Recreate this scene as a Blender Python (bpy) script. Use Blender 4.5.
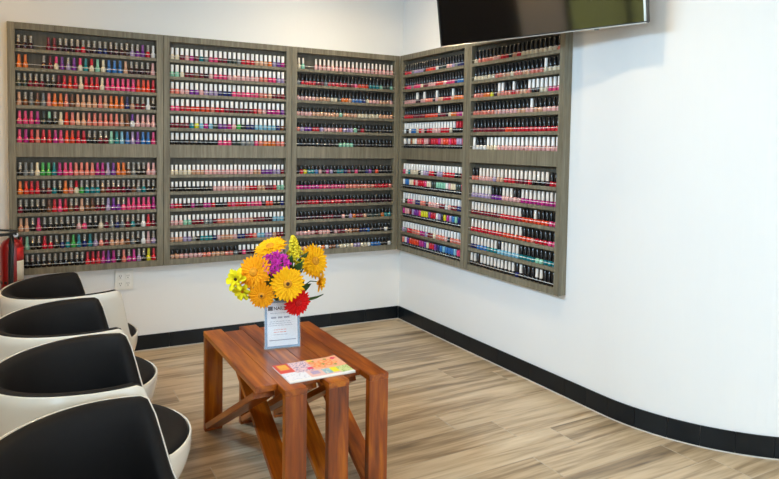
import bpy, bmesh, math, random
from mathutils import Vector, Matrix, Euler
random.seed(7)
for o in list(bpy.data.objects): bpy.data.objects.remove(o)
scene = bpy.context.scene
C = scene.collection

# ------------------------------------------------------------------ camera
CAM = Vector((-2.5655, -4.6762, 1.447))
FWD = Vector((0.465031, 0.883902, -0.049640))
RGT = Vector((0.885248, -0.464850, 0.015833))
UPV = Vector((0.009081, 0.051307, 0.998642))
FPX, PPX, PPY = 643.87, 389.5, 176.97
cd = bpy.data.cameras.new('camera'); cam = bpy.data.objects.new('camera', cd); C.objects.link(cam)
cd.sensor_fit = 'HORIZONTAL'; cd.sensor_width = 36.0; cd.lens = 36.0 * FPX / 779.0
cd.shift_x = 0.0; cd.shift_y = -(239.5 - PPY) / 779.0
cd.clip_start = 0.05
M3 = Matrix((RGT, UPV, -FWD)).transposed()
cam.matrix_world = Matrix.Translation(CAM) @ M3.to_4x4()
scene.camera = cam
def pix(P):
    v = Vector(P) - CAM; d = v.dot(FWD)
    return PPX + FPX * v.dot(RGT) / d, PPY - FPX * v.dot(UPV) / d

# ------------------------------------------------------------------ world, lights, exposure
world = bpy.data.worlds.new('sky'); scene.world = world; world.use_nodes = True
bg = world.node_tree.nodes['Background']; bg.inputs[0].default_value = (0.80, 0.90, 1.0, 1); bg.inputs[1].default_value = 1.6
vs = scene.view_settings
vs.view_transform = 'Standard'; vs.look = 'None'; vs.gamma = 1.0; vs.use_curve_mapping = False
vs.exposure = 0.30
def area(name, loc, target, sx, sy, power, col):
    l = bpy.data.lights.new(name, 'AREA'); l.shape = 'RECTANGLE'; l.size = sx; l.size_y = sy; l.energy = power; l.color = col
    o = bpy.data.objects.new(name, l); C.objects.link(o); o.location = loc
    o.rotation_euler = (Vector(target) - Vector(loc)).to_track_quat('-Z', 'Y').to_euler()
    return o
# shop-front daylight behind the camera, plus added side and alcove fill panels
area('daylight_shop_window', (0.9, -7.8, 1.55), (0.9, 0, 1.2), 3.6, 2.3, 85, (0.58, 0.79, 1.0))
area('added_side_daylight', (-6.5, -6.0, 1.6), (0, -2.6, 1.3), 3.2, 1.9, 70, (0.58, 0.79, 1.0))  # added panel at an unseen side window, to light the curved wall
area('added_alcove_daylight', (-3.66, -2.3, 2.42), (0, -1.35, 0.75), 1.5, 0.32, 24, (0.52, 0.76, 1.0)).data.spread = math.radians(95)  # added narrow panel high in the alcove window, aimed past chairs and screen
area('daylight_shop_window_narrow', (-2.3, -7.8, 1.55), (-2.3, 0, 1.2), 1.6, 2.3, 8, (0.9, 0.95, 1.0))
sun = bpy.data.lights.new('sun', 'SUN'); sun.energy = 13.0; sun.angle = 0.01; sun.color = (1, 0.95, 0.85)
so = bpy.data.objects.new('sun', sun); C.objects.link(so); so.rotation_euler = Vector((-0.5, 0.1, -0.9)).to_track_quat('-Z', 'Y').to_euler()

# ------------------------------------------------------------------ materials
def newmat(name):
    m = bpy.data.materials.new(name); m.use_nodes = True
    nt = m.node_tree; return m, nt, nt.nodes['Principled BSDF']
def setp(b, **k):
    for n, v in k.items():
        n = n.replace('_', ' ')
        if n in b.inputs: b.inputs[n].default_value = v
def plain(name, col, rough=0.5, metal=0.0, coat=0.0, noise=0.0, nscale=40.0, bump=0.0, bscale=200.0, **k):
    m, nt, b = newmat(name)
    b.inputs['Base Color'].default_value = (*col, 1); b.inputs['Roughness'].default_value = rough
    b.inputs['Metallic'].default_value = metal; b.inputs['Coat Weight'].default_value = coat
    for n, v in k.items(): b.inputs[n.replace('_', ' ')].default_value = v
    L = nt.links
    tc = nt.nodes.new('ShaderNodeTexCoord')
    if noise > 0:
        n = nt.nodes.new('ShaderNodeTexNoise'); n.inputs['Scale'].default_value = nscale; n.inputs['Detail'].default_value = 3
        L.new(tc.outputs['Object'], n.inputs['Vector'])
        mx = nt.nodes.new('ShaderNodeMix'); mx.data_type = 'RGBA'
        mx.inputs[6].default_value = tuple(c * (1 - noise) for c in col) + (1,)
        mx.inputs[7].default_value = tuple(min(1, c * (1 + noise)) for c in col) + (1,)
        L.new(n.outputs['Fac'], mx.inputs[0]); L.new(mx.outputs[2], b.inputs['Base Color'])
    if bump > 0:
        n = nt.nodes.new('ShaderNodeTexNoise'); n.inputs['Scale'].default_value = bscale
        L.new(tc.outputs['Object'], n.inputs['Vector'])
        bp = nt.nodes.new('ShaderNodeBump'); bp.inputs['Strength'].default_value = bump; bp.inputs['Distance'].default_value = 0.002
        L.new(n.outputs['Fac'], bp.inputs['Height']); L.new(bp.outputs[0], b.inputs['Normal'])
    return m
def wood(name, stops, scale, rough=0.4, coat=0.0, per_object=0.0, fine=0.25, detail=5.0, distortion=0.6, bump=0.0):
    """grain along the stretched axis of the object's own coordinates"""
    m, nt, b = newmat(name); L = nt.links; N = nt.nodes
    tc = N.new('ShaderNodeTexCoord'); oi = N.new('ShaderNodeObjectInfo')
    add = N.new('ShaderNodeVectorMath'); add.operation = 'ADD'
    rs = N.new('ShaderNodeMath'); rs.operation = 'MULTIPLY'; rs.inputs[1].default_value = 37.0
    L.new(oi.outputs['Random'], rs.inputs[0]); L.new(tc.outputs['Object'], add.inputs[0]); L.new(rs.outputs[0], add.inputs[1])
    mp = N.new('ShaderNodeMapping'); mp.inputs['Scale'].default_value = scale; L.new(add.outputs[0], mp.inputs[0])
    n1 = N.new('ShaderNodeTexNoise'); n1.inputs['Scale'].default_value = 1; n1.inputs['Detail'].default_value = detail; n1.inputs['Distortion'].default_value = distortion
    L.new(mp.outputs[0], n1.inputs['Vector'])
    mp2 = N.new('ShaderNodeMapping'); mp2.inputs['Scale'].default_value = tuple(s * 5 for s in scale); L.new(add.outputs[0], mp2.inputs[0])
    n2 = N.new('ShaderNodeTexNoise'); n2.inputs['Scale'].default_value = 1; n2.inputs['Detail'].default_value = 2; L.new(mp2.outputs[0], n2.inputs['Vector'])
    mx = N.new('ShaderNodeMix'); mx.inputs[0].default_value = fine
    L.new(n1.outputs['Fac'], mx.inputs[2]); L.new(n2.outputs['Fac'], mx.inputs[3])
    fac = mx.outputs[0]
    if per_object > 0:
        a = N.new('ShaderNodeMath'); a.operation = 'SUBTRACT'; a.inputs[1].default_value = 0.5; L.new(oi.outputs['Random'], a.inputs[0])
        c = N.new('ShaderNodeMath'); c.operation = 'MULTIPLY_ADD'; c.inputs[1].default_value = per_object
        L.new(a.outputs[0], c.inputs[0]); L.new(fac, c.inputs[2]); fac = c.outputs[0]
    cr = N.new('ShaderNodeValToRGB'); e = cr.color_ramp.elements
    while len(e) < len(stops): e.new(0.5)
    for i, (p, col) in enumerate(stops): e[i].position = p; e[i].color = (*col, 1)
    L.new(fac, cr.inputs[0]); L.new(cr.outputs[0], b.inputs['Base Color'])
    b.inputs['Roughness'].default_value = rough; b.inputs['Coat Weight'].default_value = coat; b.inputs['Coat Roughness'].default_value = 0.12
    if bump > 0:
        bp = N.new('ShaderNodeBump'); bp.inputs['Strength'].default_value = bump; bp.inputs['Distance'].default_value = 0.002
        L.new(fac, bp.inputs['Height']); L.new(bp.outputs[0], b.inputs['Normal'])
    return m
def objcolor(name, rough=0.2, metal=0.0, coat=0.0):
    m, nt, b = newmat(name); oi = nt.nodes.new('ShaderNodeObjectInfo'); nt.links.new(oi.outputs['Color'], b.inputs['Base Color'])
    b.inputs['Roughness'].default_value = rough; b.inputs['Metallic'].default_value = metal; b.inputs['Coat Weight'].default_value = coat
    return m
def vertcolor(name, rough=0.3, coat=0.0):
    m, nt, b = newmat(name); a = nt.nodes.new('ShaderNodeVertexColor'); a.layer_name = 'Col'; nt.links.new(a.outputs[0], b.inputs['Base Color'])
    b.inputs['Roughness'].default_value = rough; b.inputs['Coat Weight'].default_value = coat
    return m
MT = {}
MT['wall'] = plain('painted_wall', (0.85, 0.85, 0.84), 0.7, noise=0.012, nscale=3, bump=0.05, bscale=350)
MT['ceiling'] = plain('ceiling_paint', (0.86, 0.80, 0.68), 0.8, noise=0.01, nscale=3)
MT['amberbounce'] = plain('amber_bounce_wall', (0.42, 0.20, 0.055), 0.5, noise=0.25, nscale=8)  # unseen wall, amber put in to bounce warm light onto the chairs
MT['darkwall'] = plain('dark_panel_wall', (0.035, 0.026, 0.018), 0.6, noise=0.2, nscale=6)
MT['basetile'] = plain('black_base_tile', (0.005, 0.008, 0.011), 0.3, noise=0.35, nscale=9, Specular_IOR_Level=0.3)
MT['grout'] = plain('grout', (0.52, 0.46, 0.38), 0.9, noise=0.1)
MT['darkgrout'] = plain('dark_grout', (0.09, 0.10, 0.105), 0.9, noise=0.1)
MT['caulk'] = plain('caulk', (0.62, 0.60, 0.56), 0.8, noise=0.05)
MT['floor'] = wood('wood_look_tile', [(0.25, (0.130, 0.088, 0.050)), (0.42, (0.36, 0.262, 0.158)), (0.53, (0.54, 0.415, 0.27)), (0.70, (0.68, 0.55, 0.385))],
                   (1.1, 14, 14), rough=0.34, per_object=0.12, fine=0.22, distortion=0.9)
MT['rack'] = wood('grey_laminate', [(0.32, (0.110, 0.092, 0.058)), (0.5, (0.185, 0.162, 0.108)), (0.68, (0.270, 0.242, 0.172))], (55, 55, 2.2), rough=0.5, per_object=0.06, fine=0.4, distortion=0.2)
MT['rackback_shaded'] = wood('grey_laminate_shaded', [(0.30, (0.060, 0.050, 0.034)), (0.7, (0.125, 0.108, 0.078))], (55, 55, 2.2), rough=0.6, fine=0.4, distortion=0.2)  # rack wood darkened, with the shade between caps put into its colour
MT['table'] = wood('red_brown_hardwood', [(0.30, (0.090, 0.015, 0.001)), (0.48, (0.27, 0.054, 0.002)), (0.62, (0.47, 0.125, 0.004)), (0.78, (0.62, 0.20, 0.008))],
                   (1.6, 17, 17), rough=0.30, coat=0.22, per_object=0.10, fine=0.22, distortion=0.9)
MT['wire'] = plain('clear_rail', (0.80, 0.79, 0.76), 0.25)
MT['polish'] = objcolor('nail_polish', 0.18, coat=0.5)
MT['cap'] = objcolor('bottle_cap', 0.3)
MT['silvercap'] = objcolor('silver_cap', 0.32, metal=0.55)
MT['many'] = vertcolor('many_polish_colours', 0.22, coat=0.3)
MT['shell'] = plain('white_shell', (0.80, 0.755, 0.665), 0.22, coat=0.4, noise=0.01, nscale=5)
MT['black'] = plain('black_vinyl', (0.007, 0.006, 0.006), 0.62, noise=0.2, nscale=60, bump=0.15, bscale=500, Specular_IOR_Level=0.22)
MT['chrome'] = plain('chrome', (0.75, 0.75, 0.75), 0.12, metal=1.0)
MT['tvframe'] = plain('tv_bezel', (0.012, 0.012, 0.012), 0.3)
MT['tvsilver'] = plain('tv_silver_trim', (0.55, 0.53, 0.50), 0.3, metal=0.8)
MT['screen'] = plain('tv_screen', (0.003, 0.003, 0.003), 0.07, IOR=2.2)
MT['plastic'] = plain('ivory_plastic', (0.88, 0.86, 0.80), 0.35)
MT['slot'] = plain('dark_slot', (0.05, 0.045, 0.04), 0.6)
MT['red'] = plain('extinguisher_red', (0.30, 0.008, 0.008), 0.3, coat=0.3)
MT['blackrub'] = plain('black_rubber', (0.012, 0.012, 0.012), 0.45)
MT['label'] = plain('label_white', (0.75, 0.70, 0.60), 0.5, noise=0.15, nscale=120)
MT['litred'] = plain('lit_red', (0.62, 0.02, 0.02), 0.4, noise=0.3, nscale=60)  # brighter red, light on the cylinder's right side put into the colour
MT['steel'] = plain('steel', (0.6, 0.6, 0.58), 0.3, metal=1.0)
MT['paper'] = plain('paper_white', (0.86, 0.88, 0.92), 0.55)
MT['paperblue'] = plain('paper_blue_border', (0.22, 0.38, 0.55), 0.5, noise=0.25, nscale=300)
MT['ink'] = plain('ink_black', (0.03, 0.03, 0.04), 0.6)
MT['inkgrey'] = plain('ink_grey', (0.34, 0.36, 0.44), 0.6)
MT['inkred'] = plain('ink_red', (0.75, 0.22, 0.18), 0.6)
def clear(name, amount, tint):
    m, nt, b = newmat(name); N = nt.nodes; t = N.new('ShaderNodeBsdfTransparent'); t.inputs[0].default_value = (*tint, 1)
    mx = N.new('ShaderNodeMixShader'); mx.inputs[0].default_value = amount; b.inputs['Base Color'].default_value = (*tint, 1); b.inputs['Roughness'].default_value = 0.05
    nt.links.new(t.outputs[0], mx.inputs[1]); nt.links.new(b.outputs[0], mx.inputs[2]); nt.links.new(mx.outputs[0], N['Material Output'].inputs[0]); return m
MT['acrylic'] = clear('clear_acrylic', 0.12, (0.95, 0.97, 0.98))
MT['glass'] = clear('window_glass', 0.08, (0.98, 1.0, 0.99))
MT['vase'] = plain('vase_glass', (0.55, 0.65, 0.62), 0.1, noise=0.1)
MT['pages'] = plain('pages', (0.78, 0.76, 0.72), 0.6, noise=0.1, nscale=90)
MT['cover'] = vertcolor('magazine_cover', 0.45)
MT['stem'] = plain('stem_green', (0.05, 0.13, 0.03), 0.5, noise=0.3, nscale=40)
MT['leaf'] = plain('leaf_green', (0.045, 0.12, 0.03), 0.45, noise=0.4, nscale=30)
MT['hedge'] = plain('hedge_green', (0.19, 0.20, 0.045), 0.7, noise=0.75, nscale=9)
MT['earth'] = plain('outside_paving', (0.35, 0.33, 0.30), 0.9, noise=0.1)
MT['frame'] = plain('window_frame_dark', (0.05, 0.045, 0.04), 0.4)
m, nt, b = newmat('lamp_glow'); b.inputs['Emission Color'].default_value = (1, 0.82, 0.58, 1); b.inputs['Emission Strength'].default_value = 6; MT['glow'] = m

# ------------------------------------------------------------------ helpers
def mesh_obj(name, verts, faces, mat, parent=None, smooth=False, loc=None, rot=None):
    me = bpy.data.meshes.new(name); me.from_pydata([tuple(v) for v in verts], [], faces); me.update()
    return link(name, me, mat, parent, smooth, loc, rot)
def link(name, me, mat, parent=None, smooth=False, loc=None, rot=None):
    o = bpy.data.objects.new(name, me); C.objects.link(o)
    if mat is not None and not me.materials: me.materials.append(MT[mat] if isinstance(mat, str) else mat)
    if smooth: me.polygons.foreach_set('use_smooth', [True] * len(me.polygons))
    if parent: o.parent = parent
    if loc is not None: o.location = loc
    if rot is not None: o.rotation_euler = rot
    return o
def box_bm(x0, x1, y0, y1, z0, z1, bevel=0.0, seg=1):
    bm = bmesh.new()
    v = [bm.verts.new((x, y, z)) for x in (x0, x1) for y in (y0, y1) for z in (z0, z1)]
    for f in ((0, 1, 3, 2), (4, 6, 7, 5), (0, 4, 5, 1), (2, 3, 7, 6), (0, 2, 6, 4), (1, 5, 7, 3)): bm.faces.new([v[i] for i in f])
    bmesh.ops.recalc_face_normals(bm, faces=bm.faces)
    if bevel > 0: bmesh.ops.bevel(bm, geom=list(bm.edges), offset=bevel, segments=seg, affect='EDGES')
    return bm
def box(name, x0, x1, y0, y1, z0, z1, mat, parent=None, bevel=0.0, seg=1, loc=None, rot=None):
    bm = box_bm(min(x0, x1), max(x0, x1), min(y0, y1), max(y0, y1), min(z0, z1), max(z0, z1), bevel, seg)
    me = bpy.data.meshes.new(name); bm.to_mesh(me); bm.free()
    return link(name, me, mat, parent, False, loc, rot)
def board(name, p0, p1, width, thick, mat, parent, side=(1, 0, 0), bevel=0.0014):
    """board whose own X runs from p0 to p1 (centre line), width along side"""
    p0, p1 = Vector(p0), Vector(p1); X = (p1 - p0).normalized(); Y = Vector(side).normalized(); Z = X.cross(Y).normalized()
    L = (p1 - p0).length
    o = box(name, -L / 2, L / 2, -width / 2, width / 2, -thick / 2, thick / 2, mat, parent, bevel, 2)
    mt = Matrix((X, Y, Z)).transposed().to_4x4(); mt.translation = (p0 + p1) / 2
    o.matrix_local = mt
    return o
def lathe(prof, n=12, closed_ends=True):
    """(r, z) profile -> verts, faces"""
    V, Fc = [], []
    for r, z in prof:
        for i in range(n):
            a = 2 * math.pi * i / n; V.append((r * math.cos(a), r * math.sin(a), z))
    for k in range(len(prof) - 1):
        for i in range(n):
            j = (i + 1) % n; Fc.append((k * n + i, k * n + j, (k + 1) * n + j, (k + 1) * n + i))
    if closed_ends:
        Fc.append(tuple(range(n - 1, -1, -1))); Fc.append(tuple((len(prof) - 1) * n + i for i in range(n)))
    return V, Fc
def tube(pts, rad, n=8):
    pts = [Vector(p) for p in pts]; V, Fc = [], []
    rads = rad if isinstance(rad, (list, tuple)) else [rad] * len(pts)
    ref = Vector((0.3, 0.2, 1)).normalized()
    for k, p in enumerate(pts):
        t = (pts[min(k + 1, len(pts) - 1)] - pts[max(k - 1, 0)]).normalized()
        a = t.cross(ref)
        if a.length < 1e-3: a = t.cross(Vector((1, 0, 0)))
        a.normalize(); b_ = t.cross(a)
        for i in range(n):
            an = 2 * math.pi * i / n; V.append(p + (a * math.cos(an) + b_ * math.sin(an)) * rads[k])
    for k in range(len(pts) - 1):
        for i in range(n):
            j = (i + 1) % n; Fc.append((k * n + i, k * n + j, (k + 1) * n + j, (k + 1) * n + i))
    Fc.append(tuple(range(n - 1, -1, -1))); Fc.append(tuple((len(pts) - 1) * n + i for i in range(n)))
    return V, Fc
def empty(name, loc=(0, 0, 0), rz=0.0):
    o = bpy.data.objects.new(name, None); C.objects.link(o); o.location = loc; o.rotation_euler = (0, 0, rz); o.empty_display_size = 0.1
    return o
def tag(o, label, cat, group=None):
    o['label'] = label; o['category'] = cat
    if group: o['group'] = group
    return o
def struct(o, label=None):
    o['kind'] = 'structure'
    if label: o['label'] = label
    return o

# ------------------------------------------------------------------ the room
PHI = 0.0378
U2 = Vector((math.sin(PHI), -math.cos(PHI)))      # along the television wall, away from the corner
N2 = Vector((-math.cos(PHI), -math.sin(PHI)))     # out of that wall, into the room
CEIL = 3.0
XL, XR, YF, XW = -3.7, 3.3, -8.0, -6.6
# plan of the curved wall
path = [Vector((0, 0))]
S0, RAD = 2.18, 1.0
for i in range(1, 5): path.append(U2 * (S0 * i / 4))
a0 = math.atan2(U2.x, -U2.y)
cen = path[-1] + Vector((math.cos(a0), math.sin(a0))) * RAD
for i in range(1, 33):
    a = a0 + (math.radians(88) - a0) * i / 32
    path.append(cen - Vector((math.cos(a), math.sin(a))) * RAD)
path.append(Vector((XR, path[-1].y)))
def offset_path(path, d):
    out = []
    for i, p in enumerate(path):
        t = (path[min(i + 1, len(path) - 1)] - path[max(i - 1, 0)]).normalized()
        n = Vector((t.y, -t.x)) * -1      # left-of-travel is outward
        out.append(p + Vector((-t.y, t.x)) * d)
    return out
def wall_strip(name, inner, outer, z0, z1, mat, parent=None, smooth=False):
    n = len(inner); V = []
    for p in inner: V += [(p.x, p.y, z0), (p.x, p.y, z1)]
    for p in outer: V += [(p.x, p.y, z0), (p.x, p.y, z1)]
    Fc = []
    for i in range(n - 1):
        a, b2 = 2 * i, 2 * (i + 1); c, d = 2 * n + 2 * i, 2 * n + 2 * (i + 1)
        Fc += [(a, b2, b2 + 1, a + 1), (c, c + 1, d + 1, d), (a + 1, b2 + 1, d + 1, c + 1), (a, c, d, b2)]
    Fc += [(0, 1, 2 * n + 1, 2 * n), (2 * n - 2, 4 * n - 2, 4 * n - 1, 2 * n - 1)]
    o = mesh_obj(name, V, Fc, mat, parent)
    bm = bmesh.new(); bm.from_mesh(o.data); bmesh.ops.recalc_face_normals(bm, faces=bm.faces); bm.to_mesh(o.data); bm.free()
    return o
outer = offset_path(path, 0.12); outer[0] = Vector((0.12, 0.12))
struct(wall_strip('wall_right', path, outer, 0, CEIL, 'wall'), 'smooth white wall that curves away past the racks')
struct(box('wall_back', XL - 0.12, 0, 0, 0.12, 0, CEIL, 'wall'), 'white wall behind the long row of polish racks')
struct(box('ceiling', XL - 0.12, XR + 0.12, YF - 0.12, 0.12, CEIL, CEIL + 0.1, 'ceiling'), 'plain pale ceiling')
struct(box('ceiling', XW - 0.12, XL - 0.12, YF - 0.12, -3.48, CEIL, CEIL + 0.1, 'ceiling'), 'pale ceiling over the side bay')
# left wall: dark panelling, pale pier, then a window
struct(box('wall_left', XL - 0.12, XL, -1.03, 0, 0, CEIL, 'darkwall'), 'dark panelled wall behind the chairs')
struct(box('wall_left', XL - 0.12, XL, -1.5, -1.03, 0, CEIL, 'wall'), 'pale pier beside the side window')
struct(box('wall_left', XL - 0.12, XL, -3.1, -1.5, 0, 0.9, 'amberbounce'), 'unseen wall under the side window, coloured amber for warm bounce')
struct(box('wall_left', XL - 0.12, XL, -3.1, -1.5, 2.6, CEIL, 'wall'), 'pale wall over the side window')
struct(box('wall_left', XL - 0.12, XL, -3.6, -3.1, 0, CEIL, 'amberbounce'), 'unseen pier at the alcove end, coloured amber for warm bounce')
struct(box('wall_return', XW, XL - 0.12, -3.6, -3.48, 0, CEIL, 'wall'), 'added white return wall keeping side daylight off the seating alcove')  # unseen wall shaped to block side daylight from the left end
struct(box('wall_side', XW - 0.12, XW, -3.48, -4.3, 0, CEIL, 'wall'), 'pale pier beside the added side window')
struct(box('wall_side', XW - 0.12, XW, -7.7, -4.3, 0, 0.6, 'wall'), 'pale wall under the added side window')
struct(box('wall_side', XW - 0.12, XW, -7.7, -4.3, 2.6, CEIL, 'wall'), 'pale wall over the added side window')
struct(box('wall_side', XW - 0.12, XW, YF, -7.7, 0, CEIL, 'wall'), 'pale pier at the shop front')
struct(box('wall_far_right', XR, XR + 0.12, YF, path[-1].y, 0, CEIL, 'wall'), 'white wall beyond the curve')
def window(n, x0, x1, y0, y1, z0, z1, mull):
    w = struct(empty('window_%d' % n, ((x0 + x1) / 2, (y0 + y1) / 2, z0)), 'dark framed window letting in daylight')
    cx, cy = w.location.x, w.location.y
    alongx = (x1 - x0) > (y1 - y0)
    def fr(nm, a, b_, za, zb, mt, t):
        if alongx: box(nm, a, b_, -t / 2, t / 2, za, zb, mt, w)
        else: box(nm, -t / 2, t / 2, a, b_, za, zb, mt, w)
    h = ((x1 - x0) if alongx else (y1 - y0)) / 2
    fr('window_frame', -h, h, 0, 0.06, 'frame', 0.08); fr('window_frame', -h, h, z1 - z0 - 0.06, z1 - z0, 'frame', 0.08)
    ed = [-h] + mull + [h - 0.05]
    for e in ed: fr('mullion', e, e + 0.05, 0.06, z1 - z0 - 0.06, 'frame', 0.08)
    for i in range(len(ed) - 1): fr('pane', ed[i] + 0.05, ed[i + 1], 0.06, z1 - z0 - 0.06, 'glass', 0.006)
window(4, XW - 0.08, XW - 0.02, -7.7, -4.3, 0.6, 2.6, [-0.6, 0.55])  # unseen window added with the side bay to light the right wall
window(1, XL - 0.08, XL - 0.02, -3.1, -1.5, 0.9, 2.6, [0.16])
# front wall with the shop windows
struct(box('wall_front', XW - 0.12, XR + 0.12, YF - 0.12, YF, 2.75, CEIL, 'wall'), 'wall above the shop windows')
struct(box('wall_front', XW - 0.12, XR + 0.12, YF - 0.12, YF, 0, 0.35, 'wall'), 'low wall under the shop windows')
for a, b_ in ((XW - 0.12, -3.2), (-1.4, -1.0), (2.8, XR + 0.12)): struct(box('wall_front', a, b_, YF - 0.12, YF, 0.35, 2.75, 'wall'), 'pier between the shop windows')
window(2, -3.2, -1.4, YF - 0.09, YF - 0.03, 0.35, 2.75, [-0.025]); window(3, -1.0, 2.8, YF - 0.09, YF - 0.03, 0.35, 2.75, [-0.65, 0.6])
# outside
struct(box('ground_outside', -9, 9, -14, 4, -0.20, -0.10, 'earth'), 'paving outside the windows')
def hedge(x, y, sx, sy, h):
    bm = bmesh.new(); bmesh.ops.create_icosphere(bm, subdivisions=4, radius=1)
    rr = random.Random(3)
    for v in bm.verts:
        f = 1 + rr.uniform(-0.12, 0.12); c = v.co
        c.x = math.copysign(abs(c.x) ** 0.5, c.x) * sx * f; c.y = math.copysign(abs(c.y) ** 0.5, c.y) * sy * f; c.z = math.copysign(abs(c.z) ** 0.5, c.z) * h / 2 * f + h / 2 - 0.1
    me = bpy.data.meshes.new('hedge'); bm.to_mesh(me); bm.free()
    return tag(link('hedge', me, 'hedge', loc=(x, y, 0)), 'green clipped hedge growing outside the side window', 'hedge')
hedge(-5.4, -2.0, 0.5, 2.2, 3.9)

# floor: base plus single planks
struct(box('floor', XW - 0.12, XL - 0.12, YF - 0.12, -3.48, -0.05, -0.0009, 'grout'), 'pale floor of the side bay')
fl = struct(box('floor', XL - 0.12, XR + 0.12, YF - 0.12, 0.12, -0.05, -0.0009, 'grout'), 'wood-look plank tile floor in tan and grey-brown')
PW, PL, PA = 0.2, 1.2, math.radians(1.6)
plank_me = {}
def plank_mesh(L):
    k = round(L, 3)
    if k not in plank_me:
        bm = box_bm(-L / 2, L / 2, -PW / 2 + 0.0013, PW / 2 - 0.0013, -0.0008, 0.0, 0.0003, 1)
        me = bpy.data.meshes.new('floor_plank'); bm.to_mesh(me); bm.free(); me.materials.append(MT['floor']); plank_me[k] = me
    return plank_me[k]
known = {0: -0.75, 1: -0.525, 2: -0.306, 3: -0.60, 4: 0.045, -3: -0.34, -5: -1.92, -4: -1.02, -2: -1.25, -1: 0.12}
ca, sa = math.cos(PA), math.sin(PA)
base = Vector((-0.75, -1.797))
rp = random.Random(5)
for row in range(-9, 32):
    jx = known.get(row, None)
    jx = (jx + 0.75) if jx is not None else rp.uniform(0, PL)
    jx = jx % PL
    for k in range(-4, 5):
        x0 = jx + k * PL + 0.0018; x1 = x0 + PL - 0.0036
        cy = -(row + 0.5) * PW
        # clip to the room
        wx0 = base.x + x0; wx1 = base.x + x1
        if wx1 < XL + 0.12 or wx0 > XR - 0.12: continue
        if wx0 < XL + 0.02: x0 = XL + 0.02 - base.x
        if wx1 > XR - 0.02: x1 = XR - 0.02 - base.x
        if row < -2 and base.x + x1 > 0.1: x1 = 0.1 - base.x
        if x1 - x0 < 0.05: continue
        mx = (x0 + x1) / 2
        wc = base + Vector((mx * ca - cy * sa, mx * sa + cy * ca))
        if wc.y > -0.02 or wc.y < YF + 0.15: continue
        o = bpy.data.objects.new('floor_plank', plank_mesh(x1 - x0 - 0.001)); C.objects.link(o); o.parent = fl
        o.location = (wc.x, wc.y, 0); o.rotation_euler = (0, 0, PA)

# black tile baseboards with pale caulk line
BBH, BBT = 0.107, 0.010
bb = struct(box('baseboard_back', XL, -0.012, -0.004, 0, 0, BBH - 0.002, 'darkgrout'), 'black tile skirting under the long row of racks')
x = -BBT + 0.0005
while x > XL + 0.02:
    x0 = max(XL + 0.005, x - 0.303)
    box('tile', x0, x, -BBT, -0.004, 0.004, BBH, 'basetile', bb, 0.0012); x = x0 - 0.0025
box('caulk_line', XL, -0.012, -BBT - 0.004, -0.0, 0, 0.005, 'caulk', bb)
# measured lengths along the curved wall
cum = [0.0]
for i in range(1, len(path)): cum.append(cum[-1] + (path[i] - path[i - 1]).length)
def at_s(s, d):
    for i in range(1, len(path)):
        if s <= cum[i] or i == len(path) - 1:
            t = (path[i] - path[i - 1]).normalized(); p = path[i - 1] + t * (s - cum[i - 1])
            ta = t
            if 4 < i < len(path) - 1:
                f = (s - cum[i - 1]) / (cum[i] - cum[i - 1])
                t0 = (path[i] - path[i - 2]).normalized(); t1 = (path[min(i + 1, len(path) - 1)] - path[i - 1]).normalized()
                ta = (t0.lerp(t1, f)).normalized()
            return p + Vector((ta.y, -ta.x)) * d
def strip(name, s0, s1, d0, d1, z0, z1, mat, parent, n=1):
    inn = [at_s(s0 + (s1 - s0) * i / n, d1) for i in range(n + 1)]; out = [at_s(s0 + (s1 - s0) * i / n, d0) for i in range(n + 1)]
    return wall_strip(name, inn, out, z0, z1, mat, parent)
br = struct(strip('baseboard_right', 0.012, 5.6, 0.0005, 0.004, 0, BBH - 0.002, 'darkgrout', None, 60), 'black tile skirting following the curved wall')
s = BBT + 0.002; cuts = [0.10]
while cuts[-1] < 1.9: cuts.append(cuts[-1] + (0.305 if cuts[-1] > 0.2 else 0.285))
while cuts[-1] < 3.9: cuts.append(cuts[-1] + random.choice((0.15, 0.16, 0.165)))
while cuts[-1] < 5.4: cuts.append(cuts[-1] + 0.305)
for c in cuts:
    strip('tile', s, c - 0.0012, 0.004, BBT, 0.004, BBH, 'basetile', br, 3 if 2.0 < c < 4.0 else 1); s = c + 0.0012
strip('caulk_line', 0.012, 5.5, 0.0006, BBT + 0.004, 0, 0.005, 'caulk', br, 60)

# ceiling lamps (above the frame)
def ceiling_light(x, y, power, where, col=(1.0, 0.76, 0.46)):
    r = tag(empty('ceiling_light', (x, y, CEIL)), 'round white recessed ceiling lamp ' + where, 'ceiling lamp', 'recessed ceiling lamps')
    V, Fc = lathe([(0.075, -0.004), (0.10, -0.008), (0.105, 0.0), (0.075, 0.0)], 24, False); mesh_obj('trim_ring', V, Fc, 'ceiling', r, True)
    V, Fc = lathe([(0.0, -0.003), (0.075, -0.003), (0.075, -0.001), (0, -0.001)], 24, False); mesh_obj('lens', V, Fc, 'glow', r)
    l = bpy.data.lights.new('lamp_light', 'SPOT'); l.energy = power; l.color = col; l.spot_size = math.radians(150); l.spot_blend = 0.7; l.shadow_soft_size = 0.08
    o = bpy.data.objects.new('lamp_light', l); C.objects.link(o); o.parent = r; o.location = (0, 0, -0.03)
ceiling_light(-0.8, -0.9, 52, 'near the corner of the racks'); ceiling_light(-3.05, -0.75, 10, 'above the far chairs', (1.0, 0.52, 0.09))
ceiling_light(-1.0, -2.7, 42, 'in front of the television'); ceiling_light(-3.28, -1.40, 42, 'added beside the side window to brighten the pier', (1.0, 0.52, 0.09))  # second lamp is added, washing the pier that the screen reflects
ceiling_light(0.9, -5.2, 15, 'beyond the curved wall'); ceiling_light(-1.6, -6.2, 40, 'near the shop windows')

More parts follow.
